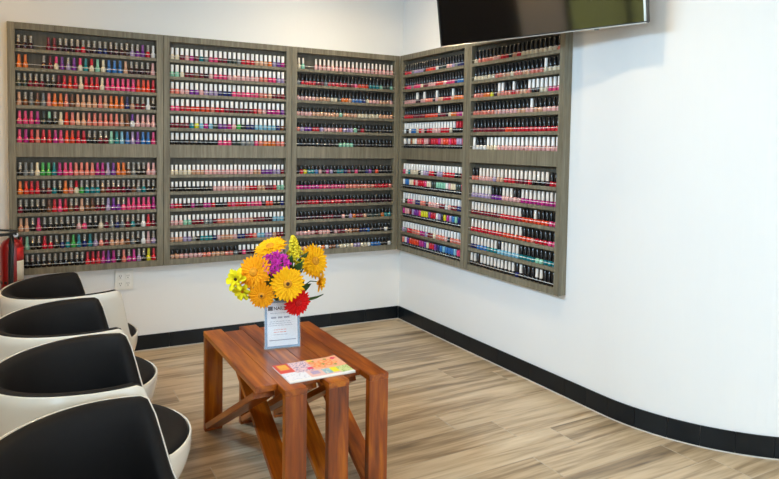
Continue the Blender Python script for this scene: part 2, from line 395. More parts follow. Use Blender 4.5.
# ------------------------------------------------------------------ polish racks
W, D, ST = 0.914, 0.06, 0.0425
Z0, Z1, ZM1, ZM2 = 0.5913, 2.1668, 1.3359, 1.426
RAIL = 0.041
BAYS = {'upper': (ZM2, Z1 - RAIL), 'lower': (Z0 + RAIL, ZM1)}
SHT = 0.022
a_ = (-D - D * N2.y) / U2.y
c0 = U2 * a_ + N2 * D
AR = math.atan2(U2.y, U2.x)
racks = []
def rack(origin, rz, label):
    r = tag(empty('polish_rack', origin, rz), label, 'rack', 'nail polish wall racks')
    g = 0.001
    box('back_panel', ST, W - ST, -0.008, -0.001, Z0 + RAIL, Z1 - RAIL, 'rackback_shaded', r)
    for xa, xb in ((g, ST), (W - ST, W - g)): box('stile', xa, xb, -D, -0.001, Z0, Z1, 'rack', r, 0.0012)
    e = 0.0006
    for za, zb in ((Z0, Z0 + RAIL), (ZM1, ZM2), (Z1 - RAIL, Z1)): box('rail', ST + e, W - ST - e, -D + 0.0006, -0.001, za, zb, 'rack', r, 0.001)
    for bay, (zb, zt) in BAYS.items():
        p = (zt - zb) / 6
        for k in range(6):
            if k: box('shelf', ST + e, W - ST - e, -D + 0.003, -0.0085, zb + k * p - SHT, zb + k * p, 'rack', r, 0.001)
            V, Fc = tube([(ST + e, -D + 0.005, zb + k * p + 0.020), (W - ST - e, -D + 0.005, zb + k * p + 0.020)], 0.0016, 6)
            mesh_obj('guard_wire', V, Fc, 'wire', r, True)
    racks.append(r); return r
RL = ['grey wood polish rack behind the fire extinguisher and above the wall outlet',
      'grey wood polish rack on the long wall filled mostly with white-capped bottles',
      'grey wood polish rack on the long wall, next to the room corner, mostly black caps',
      'grey wood polish rack on the television wall, next to the room corner',
      'grey wood polish rack beneath the television with its end panel exposed']
for i in range(3): rack((c0.x - (3 - i) * W, 0, 0), 0, RL[i])
for i in range(2):
    q = U2 * (a_ + i * W); rack((q.x, q.y, 0), AR, RL[3 + i])

# ------------------------------------------------------------------ nail polish
COL = {'K': ('black', (0.008, 0.006, 0.008)), 'D': ('dark plum', (0.045, 0.005, 0.015)), 'W': ('wine red', (0.20, 0.008, 0.025)), 'R': ('red', (0.62, 0.012, 0.03)),
       'S': ('scarlet', (0.80, 0.06, 0.02)), 'O': ('orange', (0.85, 0.20, 0.03)), 'C': ('coral', (0.80, 0.22, 0.16)), 'P': ('hot pink', (0.80, 0.06, 0.20)),
       'L': ('pale pink', (0.80, 0.42, 0.40)), 'N': ('nude', (0.68, 0.36, 0.22)), 'B': ('cream', (0.82, 0.70, 0.50)), 'M': ('magenta', (0.50, 0.02, 0.22)),
       'V': ('violet', (0.20, 0.035, 0.30)), 'A': ('lavender', (0.42, 0.32, 0.52)), 'I': ('navy', (0.012, 0.018, 0.13)), 'U': ('blue', (0.03, 0.17, 0.48)),
       'Z': ('sky blue', (0.22, 0.50, 0.65)), 'T': ('teal', (0.01, 0.22, 0.25)), 'G': ('green', (0.06, 0.42, 0.08)), 'E': ('mint', (0.28, 0.62, 0.44)),
       'Y': ('yellow', (0.75, 0.68, 0.02)), 'H': ('brown', (0.20, 0.07, 0.03)), 'X': ('white', (0.85, 0.83, 0.80)), 'Q': ('grey', (0.20, 0.22, 0.23)),
       'F': ('dark green', (0.03, 0.05, 0.045))}
CAPC = {'s': ('silver', (0.50, 0.47, 0.43)), 'w': ('white', (0.95, 0.94, 0.92)), 'k': ('black', (0.010, 0.010, 0.012)), 'z': ('cream', (0.80, 0.73, 0.66)),
        'p': ('hot pink', (0.80, 0.06, 0.20)), 'r': ('red', (0.62, 0.012, 0.03)), 'v': ('violet', (0.16, 0.05, 0.30)), 'e': ('mint', (0.28, 0.62, 0.44))}
ROWS = {
 (0, 'upper'): ['3Ds 2- 2Wm 3Ds 1Ws 1Rs 2Ds 2Is 4Ds 1As 1Vs 1Vm 1Rs 1Xm', '2Om 2- 1Ds 1Wm 1Bp 1Vm 1As 1Vm 1Bp 1Tm 1Br 1Em 1Bm 3Um 1Nm 4Ds 1Lm',
   '2Fs 3Ws 2Ks 1Wm 1Rm 1Sm 1Rm 1Bm 3Rm 1Bm 6Pm 3Sm 1Rm', '1Nm 1Hs 1Qs 1Hm 1Qm 1Cm 2Om 1Cm 1Hm 4Nm 1Cm 1Nm 3Om 1Im 1Ns 2Ws 1Xm 1Ks',
   '3Pm 1Mm 1Fm 1Ke 1Ks 1Bm 1Sm 1Cm 2Nm 6Cm 1Nm 1Hm 1Xv 4Lm', '1Pm 1Mm 1Rm 1Cm 2Rm 1Mm 1Pm 2Sm 2Rm 2Ks 2Ws 1Em 1Tm 1Zm 1Um 1Am 1Vm 2Um 1Pm'],
 (0, 'lower'): ['1Ks 2Qm 1Bm 2Gm 1Tm 1Mm 2Pm 4Cm 2Mm 1Am 1Vm 2Om 1Hs 1Qs 2Ks 2Lm', '1Om 1Sm 2Rm 1Ds 1Ws 1Ts 1Ks 1Om 1Cs 1Br 1Gs 3Ts 1Hs 4Ws 1Ds 1Hs 1Qs 1Ts 2Ks',
   '1Ws 4Ks 1Hm 1Rm 1Pm 1Rm 1Hs 1Ws 1Nm 1Hs 1Hm 2Ws 1Am 1Vm 1Vs 1Ps 5Pm 1Mm', '2Nm 1Ks 1Pm 6Ks 1Ls 1Ps 2Ks 1Bs 1Ws 1Qs 1Is 1Qs 1Ws 1Ts 1Ks 1Xm 1Rm 1Ws',
   '1Rm 1Em 2Ks 1Rm 1Rs 1Ks 1Is 1Ts 1Gm 1Tm 1Is 1Tm 1As 1Cs 1Ws 3Ns 1Hs 1Qs 1Ks 1Xm 1Lm 1As', '12Ks 3Rm 1Mm 1Vm 1Mm 1Ks 1Cm 1Ms 1Mm 1As 1Ks 1Ym 1Rm'],
 (1, 'upper'): ['2Bw 1Ww 1Lw 1Mw 1Ww 1Tw 1Qw 2Pw 2Ww 2Fw 1Qw 3Rw 3Nw 1Ow 1Aw 1Vw 1Mw', '2Ew 1Bw 2Ww 1Hw 1Ww 1Dw 1Lw 3Pw 7Lw 2Cw 2Pw 2Aw', '2Cw 2Lw 2Vw 1Lw 3Aw 3Iw 6Pw 2Cw 1Nw 3Ww',
   '2Pw 2Rw 4Sw 1Cw 2Rw 6Ww 1Rw 1Cw 1Lw 3Mw 1Vw', '4Ww 1Tw 1Yw 1Zw 1Mw 1Zw 1Fw 2Vw 1Mw 1Lw 1Gw 1Fw 2Iw 5Zw 1Iw 1Hw', '10Kw 3Pw 2Fw 3Qw 1Pw 1Cw 3Ow 2Cw'],
 (1, 'lower'): ['5Bw 3Nw 12Lw 2Nw 3Vw 2Aw 1Ww', '10Kw 8Lw 1Cw 2Rw 2Nw 2Ww 1Rw 2Ew', '1Pw 2Rw 2Dw 1Mw 2Dw 2Mw 1Rw 2Kw 1Dw 1Rw 1Pw 3Rw 4Pw 1Dw 2Sw 2Kw 1Iw', '3Lw 2Ew 3Ww 2Qw 1Ww 2Cw 2Nw 4Lw 1Nw 3Ww 2Dw 3Zw',
   '3Nw 2Aw 1Qw 1Kw 3Tw 1Iw 1Lw 3Nw 1Lw 2Iw 1Ww 1Rw 1Cw 2Zw 2Aw 1Nw 2Ww', '2Nk 5Lk 2Ck 3Nk 2Ck 1Qk 1Dw 1Pw 4Dw 5Lw'],
 (2, 'upper'): ['1Bz 1Ez 2- 20Lz', '1Qk 4Rk 2Wk 1Qk 5Rk 2Wk 1Pk 3Sk 3Tk 1Ek 2Fk 1Ek', '5Lk 4Nk 2Bk 1Fk 2Ok 1Nk 3Uk 1Ik 1Bk 3Lk 3Nk 1Lk', '4Lk 7Nk 1Ek 4Nk 6Bk 4Nk',
   '1Ck 1Ak 2Vk 2Rk 1Ak 4Lk 1Ck 3Ak 1Ek 1Dk 1Rk 8Kk', '11Kk 4Ek 11Kk'],
 (2, 'lower'): ['1Kk 1Rk 1Yk 2Tk 1Uk 1Lk 1Dk 1Mk 1Ak 1Kk 2Tk 1Ik 1Wk 1Kk 1Pk 2Kk 1Ik 1Vk 1Kk 1Sk 4Kk', '1Pk 5Mk 7Pk 8Ck 4Rk 1Ck', '3Wk 3Rk 1Wk 5Rk 1Wk 2Rk 3Wk 8Dk',
   '7Dk 3Wk 2Dk 1Lk 1Kk 1Ak 1Ok 2Wk 1Nk 4Fk 1Ok 2Tk', '5Lk 1Wk 3Lk 1Dk 1Lk 2Wk 2Nk 2Hk 2Ik 1Uk 4Kk 1Xk 1Kk', '4Nk 1Kk 2Xk 1Ok 1Xk 2Hk 1Qk 4Bk 2Ak 2Bk 1Xk 3Uk 2Kk 1Xk'],
 (3, 'upper'): ['3Rk 1Qk 4Ak 1Kk 3Sk 1Rk 1Xk 3Fk 2Lk 1Ak 1Qk 3Ik', '1Rk 2Pk 1Qk 3Pk 1Bk 2Wk 3Lk 1Rk 2Sk 1Lk 3Pk 1Ik 3Uk', '5Lk 1Dw 1Dk 1Lk 1Lw 3Ck 1Dk 1Lw 2Nk 3Rk 1Nw 4Ok', '4Rk 5Wk 5Sk 1Dw 2Wk 1Dk 1Bk 2Ok 1Pk 1Mk 1Bk',
   '1Xw 1Kw 1Xw 2Uw 1Bw 1Rw 1Lw 1Dw 2Rw 3Lw 3Rw 1Bw 1Kw 3Kr', '1Xx 1Qx 1Xx 1Hx 1Bx 1Xx 2Cx 1Rx 2Lx 1Wx 3Rx 1Mx 1Cx 2Sx 1Px 2Rx 2Ax 1Px'],
 (3, 'lower'): ['1Pw 1Xw 1Tw 3Bw 1Kw 1Xw 2Aw 2Rw 1Dw 2Aw 4Rw 2Kw 1Ww', '1Xx 2Ux 2Bx 1Rx 1Lx 3Rx 1Px 2Bx 2Fx 4Ex 1Xx 1Lx 2Bx 2Fx 1Px', '1Xw 1Kw 2Pw 1Lw 2Iw 2Cw 1Dw 4Lw 2Ww 1Xw 1Lw 2Ww 2Iw',
   '1Mx 2Lx 1Wx 1Ax 2Vx 1Px 3Yx 1Vx 2Rx 1Xx 1Ax 1Kx 1Yx 1Mx 1Ax 1Ux 1Ex 2Ix', '1Aw 1Qw 2Rw 3Cw 2Mw 1Aw 2Ww 1Bw 3Cw 1Lw 1Kw 4Cw', '1Cx 1Xx 1Vx 4Sx 2Mx 1Vx 1Bx 2Rx 1Vx 1Ix 1Ux 1Zx 3Ux 1Zx 2Px'],
 (4, 'upper'): ['1Bk 4Ck 2Lk 2Rk 1Kk 1Nk 1Rk 8Bk 1Ck', '6Bk 2Ck 2Nk 1Bk 2Ck 2Nk 3Ck 1Bw 3Bk', '3Ck 2Ok 1Yk 1Dk 1Nw 1Cw 2Ck 1Rw 1Ck 2Nk 1Cw 2Kw 2Bw 3Pw', '6Ck 6Lk 2Nk 1Lk 1Lw 2Nk 4Lk', '9Wk 2Sk 11Rk', '1Xw 3Xk 3Bw 15Lw'],
 (4, 'lower'): ['2Ck 4Lz 1Az 2Nz 3Rz 3Wz 1Rz 3Kz 1Dz 2Rk', '6Az 3Vk 3Lz 2Lk 9Mz', '9Wz 6Rz 3Sk 1Sz 3Sk 2Pk', '9Rz 5Sz 2Sk 1Ck 3Rk 2Pk', '2Iz 3Uz 3Tz 1Zk 5Zz 4Tk 2Ek 3Tk', '2Kz 1Kk 10Kz 1Ik 1Kz 3Kk 2Kz 3Kk'],
}
# bottle shapes: (body profile, cap profile)
SHAPES = {
 'slender': ([(0.0130, 0), (0.0146, 0.002), (0.0144, 0.022), (0.0128, 0.030), (0.0085, 0.037), (0.0072, 0.040)], [(0.0086, 0.040), (0.0090, 0.042), (0.0078, 0.080), (0.0070, 0.082)]),
 'ribbed': ([(0.0130, 0), (0.0146, 0.002), (0.0144, 0.022), (0.0128, 0.030), (0.0085, 0.037), (0.0072, 0.040)],
            [(0.0088, 0.040), (0.0092, 0.041), (0.0092, 0.049), (0.0072, 0.050), (0.0072, 0.053), (0.0090, 0.054), (0.0088, 0.061), (0.0070, 0.062), (0.0070, 0.065), (0.0086, 0.066), (0.0080, 0.082), (0.0072, 0.083)]),
 'block': ([(0.0142, 0), (0.0152, 0.001), (0.0152, 0.027), (0.0135, 0.032), (0.0090, 0.035)], [(0.0108, 0.035), (0.0112, 0.036), (0.0110, 0.080), (0.0104, 0.081)]),
 'low_block': ([(0.0136, 0), (0.0146, 0.001), (0.0146, 0.027), (0.0130, 0.031), (0.0090, 0.033)], [(0.0098, 0.033), (0.0102, 0.034), (0.0100, 0.067), (0.0094, 0.068)]),
 'tall': ([(0.0120, 0), (0.0146, 0.002), (0.0146, 0.022), (0.0110, 0.027), (0.0080, 0.030)], [(0.0108, 0.030), (0.0110, 0.031), (0.0096, 0.082), (0.0088, 0.083)]),
 'squat': ([(0.0120, 0), (0.0146, 0.002), (0.0146, 0.025), (0.0110, 0.029), (0.0080, 0.031)], [(0.0105, 0.031), (0.0108, 0.032), (0.0100, 0.062), (0.0092, 0.063)]),
 'jar': ([(0.0120, 0), (0.0130, 0.002), (0.0130, 0.030), (0.0110, 0.032)], [(0.0125, 0.032), (0.0130, 0.033), (0.0128, 0.074), (0.0120, 0.075)]),
}
def shape_of(ri, bay, row, cap):
    if cap == 'x': return 'jar'
    if ri == 0: return 'ribbed' if cap == 's' else 'slender'
    if ri == 1: return ('block' if bay == 'upper' else 'low_block') if cap == 'w' else 'squat'
    if ri == 2: return 'slender' if cap == 'z' else ('tall' if bay == 'upper' and row in (1, 2) else 'squat')
    if ri == 3: return 'block' if (cap in 'wr' and (bay == 'lower' or row == 4)) else 'tall'
    return 'tall'
BODY, CAP = {}, {}
for k, (bp, cp) in SHAPES.items():
    V, Fc = lathe(bp, 12); me = bpy.data.meshes.new('bottle_' + k); me.from_pydata(V, [], Fc); me.materials.append(MT['polish']); me.polygons.foreach_set('use_smooth', [len(p.vertices) == 4 for p in me.polygons]); BODY[k] = me
    V, Fc = lathe(cp, 12); me = bpy.data.meshes.new('cap_' + k); me.from_pydata(V, [], Fc); me.materials.append(MT['silvercap'] if k == 'ribbed' else MT['cap']); me.polygons.foreach_set('use_smooth', [len(p.vertices) == 4 for p in me.polygons]); CAP[k] = me
ORD = ['top', 'second', 'third', 'fourth', 'fifth', 'bottom']
RSHORT = ['rack behind fire extinguisher', 'white-capped rack', 'long-wall corner rack', 'television-wall corner rack', 'rack beneath television']
shelves = []
rb = random.Random(11)
for (ri, bay), rows in ROWS.items():
    zb, zt = BAYS[bay]; pitch = (zt - zb) / 6
    for r, rowtxt in enumerate(rows):
        toks = []
        for t in rowtxt.split():
            n = int(''.join(ch for ch in t if ch.isdigit())); toks += [t.lstrip('0123456789')] * n
        L = W - 2 * ST - 0.006; items = []
        R = racks[ri]; mw = Matrix.Translation(R.location) @ R.rotation_euler.to_matrix().to_4x4()
        for i, t in enumerate(toks):
            if t == '-': continue
            x = ST + 0.003 + (i + 0.5) * L / len(toks) + rb.uniform(-0.0008, 0.0008)
            sc = min(1.0, (L / len(toks)) / 0.0312)
            pos = mw @ Vector((x, -0.034 + rb.uniform(-0.001, 0.001), zb + (5 - r) * pitch))
            items.append((pos, t, sc))
        mid = items[len(items) // 2][0]
        w_ = L / len(toks); p1, p2 = mid + mw.to_3x3() @ Vector((w_ / 2, 0, 0)), mid - mw.to_3x3() @ Vector((w_ / 2, 0, 0))
        size = abs(pix(p1)[0] - pix(p2)[0]) * abs(pix(mid)[1] - pix(mid + Vector((0, 0, 0.08)))[1])
        shelves.append((size, ri, bay, r, items, R.rotation_euler.z))
shelves.sort(key=lambda q: -q[0])
cnt = 0; rest = []
def colours(t, rng):
    c, cp = t[0], t[1]
    bname, bc = COL[c]
    if cp == 'x': return 'black', (0.01, 0.01, 0.012), bname, bc
    if cp == 'm': return bname, bc, 'matching', tuple(min(0.9, v * 0.92 + 0.03) for v in bc)
    return bname, bc, CAPC[cp][0], CAPC[cp][1]
for q in shelves:
    size, ri, bay, r, items, rz = q
    if cnt + len(items) > 305: rest.append(q); continue
    cnt += len(items)
    for pos, t, sc in items:
        bn, bc, cn, cc = colours(t, rb); k = shape_of(ri, bay, r, t[1])
        o = bpy.data.objects.new('nail_polish_bottle', BODY[k]); C.objects.link(o); o.location = pos; o.scale = (sc, sc, 1); o.rotation_euler = (0, 0, rz)
        j = rb.uniform(0.9, 1.1); o.color = (*[min(1, v * j) for v in bc], 1)
        tag(o, '%s polish bottle with %s cap, %s shelf of %s bay, %s' % (bn, cn, ORD[r], bay, RSHORT[ri]), 'bottle', 'polish bottles, %s shelf, %s bay, %s' % (ORD[r], bay, RSHORT[ri]))
        c = bpy.data.objects.new('cap', CAP[k]); C.objects.link(c); c.parent = o; c.color = (*cc, 1)
# the remaining, smaller-looking bottles
SV, SF, SC = [], [], []
for size, ri, bay, r, items, rz in rest:
    for pos, t, sc in items:
        bn, bc, cn, cc = colours(t, rb); k = shape_of(ri, bay, r, t[1]); j = rb.uniform(0.88, 1.1)
        for prof, col in ((SHAPES[k][0], tuple(min(1, v * j) for v in bc)), (SHAPES[k][1], cc)):
            V, Fc = lathe(prof, 8); b0 = len(SV)
            SV += [(pos.x + v[0] * sc, pos.y + v[1] * sc, pos.z + v[2]) for v in V]; SF += [tuple(b0 + i for i in f) for f in Fc]; SC += [col] * len(V)
so_ = mesh_obj('nail_polish_bottles', SV, SF, 'many')
so_.data.polygons.foreach_set('use_smooth', [len(p.vertices) == 4 for p in so_.data.polygons])
ca_ = so_.data.color_attributes.new('Col', 'FLOAT_COLOR', 'POINT'); ca_.data.foreach_set('color', [v for c in SC for v in (*c, 1.0)])
so_['kind'] = 'stuff'; tag(so_, 'hundreds of small nail polish bottles filling the other rack shelves', 'bottles')

# ------------------------------------------------------------------ television
def television():
    A, B = Vector((-0.45, -1.306, 2.048)), Vector((-0.05, -2.497, 2.048))
    ux = (B - A).normalized(); L = (B - A).length; H = 0.72; T = 0.045
    r = tag(empty('television', (A + B) / 2), 'large flat black television hung above the polish racks', 'television')
    r.rotation_euler = (math.radians(-7), 0, math.atan2(ux.y, ux.x)); r.rotation_mode = 'XYZ'
    # local: x along width, -y towards the viewer, z up; tilt about local x
    r.rotation_euler = (Matrix.Rotation(math.atan2(ux.y, ux.x), 3, 'Z') @ Matrix.Rotation(math.radians(9.5), 3, 'X')).to_euler()
    b_ = 0.010
    box('housing', -L / 2, L / 2, 0.004, T, 0, H, 'tvframe', r, 0.004, 2)
    box('screen', -L / 2 + b_, L / 2 - b_, -0.001, 0.003, 0.0085, H - b_, 'screen', r)
    box('bezel', -L / 2, L / 2, -0.004, 0.0035, 0.0036, 0.008, 'tvframe', r); box('bezel', -L / 2, L / 2, -0.004, 0.0035, H - b_ + 0.0005, H, 'tvframe', r)
    box('bezel', -L / 2, -L / 2 + b_ - 0.0005, -0.004, 0.0035, 0.0085, H - b_, 'tvframe', r); box('bezel', L / 2 - b_ + 0.0005, L / 2, -0.004, 0.0035, 0.0085, H - b_, 'tvsilver', r)
    o = box('bottom_trim', -L / 2, L / 2, -0.006, 0.006, -0.002, 0.0033, 'tvsilver', r, 0.001); o['label'] = 'thin silver strip along the bottom edge'
    box('sensor', L / 2 - 0.262, L / 2 - 0.237, -0.003, 0.004, -0.008, -0.0022, 'tvframe', r)
    box('mount_plate', -0.2, 0.2, T + 0.0005, T + 0.02, 0.2, 0.5, 'tvframe', r)
    V, Fc = tube([(0, T + 0.02, 0.35), (-0.02, T + 0.12, 0.36), (-0.09, T + 0.225, 0.37)], 0.022, 10); mesh_obj('mount_arm', V, Fc, 'tvframe', r)
television()

# ------------------------------------------------------------------ wall outlet
def outlet():
    r = tag(empty('wall_outlet', (-2.134, 0, 0.503)), 'ivory double wall outlet plate under the polish rack', 'outlet')
    box('plate', -0.058, 0.058, -0.012, -0.0005, -0.066, 0.066, 'plastic', r, 0.003, 2)
    for cx in (-0.024, 0.024):
        for cz in (-0.026, 0.026):
            f = box('socket', cx - 0.016, cx + 0.016, -0.0145, -0.0122, cz - 0.019, cz + 0.019, 'plastic', r, 0.001)
            for dx in (-0.006, 0.006): box('slot', cx + dx - 0.0013, cx + dx + 0.0013, -0.0150, -0.0146, cz - 0.001, cz + 0.009, 'slot', f)
            box('slot', cx - 0.003, cx + 0.003, -0.0150, -0.0146, cz - 0.012, cz - 0.007, 'slot', f)
outlet()

# ------------------------------------------------------------------ fire extinguisher
def extinguisher():
    r = tag(empty('fire_extinguisher', (-2.785, -0.128, 0.40)), 'red fire extinguisher with black hose hung beside the polish rack', 'fire extinguisher')
    R = 0.063
    V, Fc = lathe([(0.045, 0), (0.058, 0.004), (R, 0.02), (R, 0.385), (0.058, 0.405), (0.044, 0.425), (0.024, 0.438), (0.018, 0.445)], 32); mesh_obj('cylinder', V, Fc, 'red', r, True)
    def wrap(name, a0, a1, z0, z1, rr, mat):
        V, Fc = [], []; n = 12
        for i in range(n + 1):
            a = math.radians(a0 + (a1 - a0) * i / n)
            for z in (z0, z1): V.append((rr * math.cos(a), rr * math.sin(a), z))
            for z in (z0, z1): V.append(((rr - 0.0009) * math.cos(a), (rr - 0.0009) * math.sin(a), z))
        for i in range(n):
            q = 4 * i; Fc += [(q, q + 4, q + 5, q + 1), (q + 2, q + 3, q + 7, q + 6), (q + 1, q + 5, q + 7, q + 3), (q, q + 2, q + 6, q + 4)]
        o = mesh_obj(name, V, Fc, mat, r, True); return o
    wrap('label_panel', -62, 14, 0.185, 0.305, R + 0.0012, 'label')['label'] = 'white instruction label'
    wrap('lit_red_band', -62, 14, 0.307, 0.385, R + 0.0012, 'litred')  # lit right side of the red cylinder, painted as a brighter band
    V, Fc = lathe([(0.019, 0.444), (0.019, 0.470), (0.012, 0.474)], 16); mesh_obj('valve', V, Fc, 'steel', r, True)
    board('carry_handle', (-0.085, -0.02, 0.462), (0.03, -0.02, 0.470), 0.030, 0.016, 'blackrub', r, (0, 1, 0)); board('squeeze_lever', (-0.085, -0.01, 0.495), (0.03, 0.0, 0.484), 0.026, 0.010, 'blackrub', r, (0, 1, 0))
    V, Fc = lathe([(0.013, 0), (0.013, 0.010)], 16); o = mesh_obj('gauge', V, Fc, 'steel', r); o.location = (0.022, -0.022, 0.462); o.rotation_euler = (math.radians(90), 0, math.radians(20))
    V, Fc = tube([(0.0, -0.022, 0.462), (0.005, -0.06, 0.450), (0.004, -0.078, 0.41), (0.0, -0.078, 0.33), (-0.002, -0.077, 0.20), (-0.004, -0.077, 0.08)], [0.010, 0.012, 0.015, 0.015, 0.015, 0.015], 10); mesh_obj('hose', V, Fc, 'blackrub', r, True)
    wrap('strap', -179, 179, 0.165, 0.184, R + 0.0016, 'blackrub')
    box('wall_bracket', -0.02, 0.02, 0.0645, 0.1275, 0.04, 0.165, 'steel', r)
extinguisher()

# ------------------------------------------------------------------ tub chairs
def sstep(a, b, x):
    t = max(0.0, min(1.0, (x - a) / (b - a))); return t * t * (3 - 2 * t)
RIM, LIP = 0.685, 0.405
def rim(th):
    a = abs(math.degrees(th))
    return LIP + (RIM - LIP) * sstep(46, 70, a) ** 1.3 - 0.014 * sstep(90, 180, a)
def srad(z):
    if z >= 0.40: return 0.318 + 0.010 * (z - 0.40) / 0.28
    t = (0.40 - z) / 0.26
    return 0.318 * math.sqrt(max(0.0, 1 - (min(t, 1.0) * 0.93) ** 2.2))
def make_chair(loc, rz, label):
    r = tag(empty('tub_chair', (loc[0], loc[1], 0), rz), label, 'chair', 'white and black tub chairs in a row')
    n = 96; prof = 14; V, Fc = [], []
    TH = 0.008
    def ring_pts(th):
        h = rim(th); P = []
        for k in range(prof + 1):
            z = 0.15 + (h - 0.15) * k / prof; P.append((srad(z), z))
        P.append((srad(h) - TH * 0.25, h + 0.002)); P.append((srad(h) - TH * 0.75, h + 0.002))
        for k in range(prof + 1):
            z = h - (h - 0.165) * k / prof; P.append((max(0.02, srad(z) - TH), z))
        return P
    m_ = len(ring_pts(0))
    for i in range(n):
        th = 2 * math.pi * i / n - math.pi
        for rr, z in ring_pts(th): V.append((rr * math.cos(th) * (1.03 if math.cos(th) < 0 else 1), rr * math.sin(th), z))
    for i in range(n):
        j = (i + 1) % n
        for k in range(m_ - 1): Fc.append((i * m_ + k, j * m_ + k, j * m_ + k + 1, i * m_ + k + 1))
    Fc.append(tuple(i * m_ for i in range(n - 1, -1, -1))); Fc.append(tuple(i * m_ + m_ - 1 for i in range(n)))
    o = mesh_obj('shell', V, Fc, 'shell', r, True); o['label'] = 'glossy white outer shell with thin rim'
    # padded inner back and arms
    V, Fc = [], []; n2 = 80; amax = math.radians(136)
    def pad(th):
        h = rim(th); e = sstep(42, 50, abs(math.degrees(th))); w = 0.020 + 0.026 * e; z0 = 0.385
        g = TH + 0.0015
        P = [(srad(z0) - g, z0)]
        for k in range(1, 7):
            z = z0 + (h - 0.001 - z0) * k / 6; P.append((srad(z) - g, z))
        top = h + 0.006 * e
        P += [(srad(h) - g - 0.25 * w, top), (srad(h) - g - 0.6 * w, top - 0.004 * e), (srad(h) - g - 0.9 * w, h - 0.012 * e - 0.002)]
        for k in range(1, 7):
            z = (h - 0.014 * e - 0.002) + (z0 - h + 0.014 * e + 0.002) * k / 6; P.append((srad(z) - g - w - 0.010 * e * math.sin(math.pi * k / 6), z))
        return P
    m_ = len(pad(1.5))
    for i in range(n2 + 1):
        th = math.pi - amax + 2 * amax * i / n2
        t2 = th if th <= math.pi else th - 2 * math.pi
        for rr, z in pad(t2): V.append((rr * math.cos(th) * (1.03 if math.cos(th) < 0 else 1), rr * math.sin(th), z))
    for i in range(n2):
        for k in range(m_ - 1): Fc.append((i * m_ + k, (i + 1) * m_ + k, (i + 1) * m_ + k + 1, i * m_ + k + 1))
        Fc.append((i * m_ + m_ - 1, (i + 1) * m_ + m_ - 1, (i + 1) * m_, i * m_))
    Fc.append(tuple(range(m_ - 1, -1, -1))); Fc.append(tuple(n2 * m_ + k for k in range(m_)))
    o = mesh_obj('back_pad', V, Fc, 'black', r, True); o['label'] = 'black padded lining of back and arms'
    # round seat cushion
    pr = [(0.26, 0.36), (0.300, 0.375), (0.306, 0.398), (0.303, 0.412), (0.290, 0.422), (0.25, 0.427), (0.18, 0.430), (0.09, 0.429), (0.02, 0.428)]
    V, Fc = lathe(pr, 64); o = mesh_obj('seat_cushion', V, Fc, 'black', r, True); o['label'] = 'round black seat cushion'
    V, Fc = lathe([(0.055, 0.152), (0.045, 0.12), (0.032, 0.09), (0.030, 0.028)], 24); mesh_obj('pedestal', V, Fc, 'chrome', r, True)
    V, Fc = lathe([(0.235, 0.0), (0.24, 0.006), (0.22, 0.014), (0.10, 0.024), (0.04, 0.032), (0.03, 0.036)], 48); mesh_obj('base', V, Fc, 'chrome', r, True)
    return r
def chair_at(ax, ay, deg, label):   # ax, ay: midpoint between the arm fronts
    a = math.radians(deg); make_chair((ax - 0.075 * math.cos(a), ay - 0.075 * math.sin(a)), a, label)
chair_at(-2.395, -0.885, 17, 'white shell tub chair with black padding standing nearest the wall outlet')
chair_at(-2.386, -1.592, 5, 'white shell tub chair with black padding, second in the row from the wall outlet')
chair_at(-2.360, -2.264, -1, 'white shell tub chair with black padding, third in the row from the wall outlet')
chair_at(-2.345, -2.968, 3, 'white shell tub chair with black padding, last in the row from the wall outlet')

# ------------------------------------------------------------------ coffee table
def coffee_table():
    r = tag(empty('coffee_table', (-1.899, -1.434, 0), math.radians(1.65)), 'red-brown slatted wooden coffee table with crossing diagonal braces', 'coffee table')
    SW, H, L, LF = 0.0905, 0.502, 0.93, 0.845
    TT, TL = 0.024, 0.034
    for i in range(6):
        x = (i + 0.5) * SW; w = SW - 0.0008
        if i % 2 == 0:
            board('slat', (x, 0, H - TT / 2), (x, -LF, H - TT / 2), w, TT, 'table', r)
            board('leg', (x, -TL / 2, 0), (x, -TL / 2, H - TT), w - 0.002, TL, 'table', r)
            y0, y1 = -TL - 0.004, -LF + 0.035
        else:
            board('slat', (x, -(L - LF) * 0.7, H - TT / 2), (x, -L, H - TT / 2), w, TT, 'table', r)
            board('leg', (x, -L + TL / 2, 0), (x, -L + TL / 2, H - TT), w - 0.002, TL, 'table', r)
            y0, y1 = -L + TL + 0.004, -(L - LF) * 0.7 - 0.035
        board('brace', (x, y0, 0.030), (x, y1, H - TT - 0.020), w - 0.004, 0.026, 'table', r)
coffee_table()
TOP = 0.502

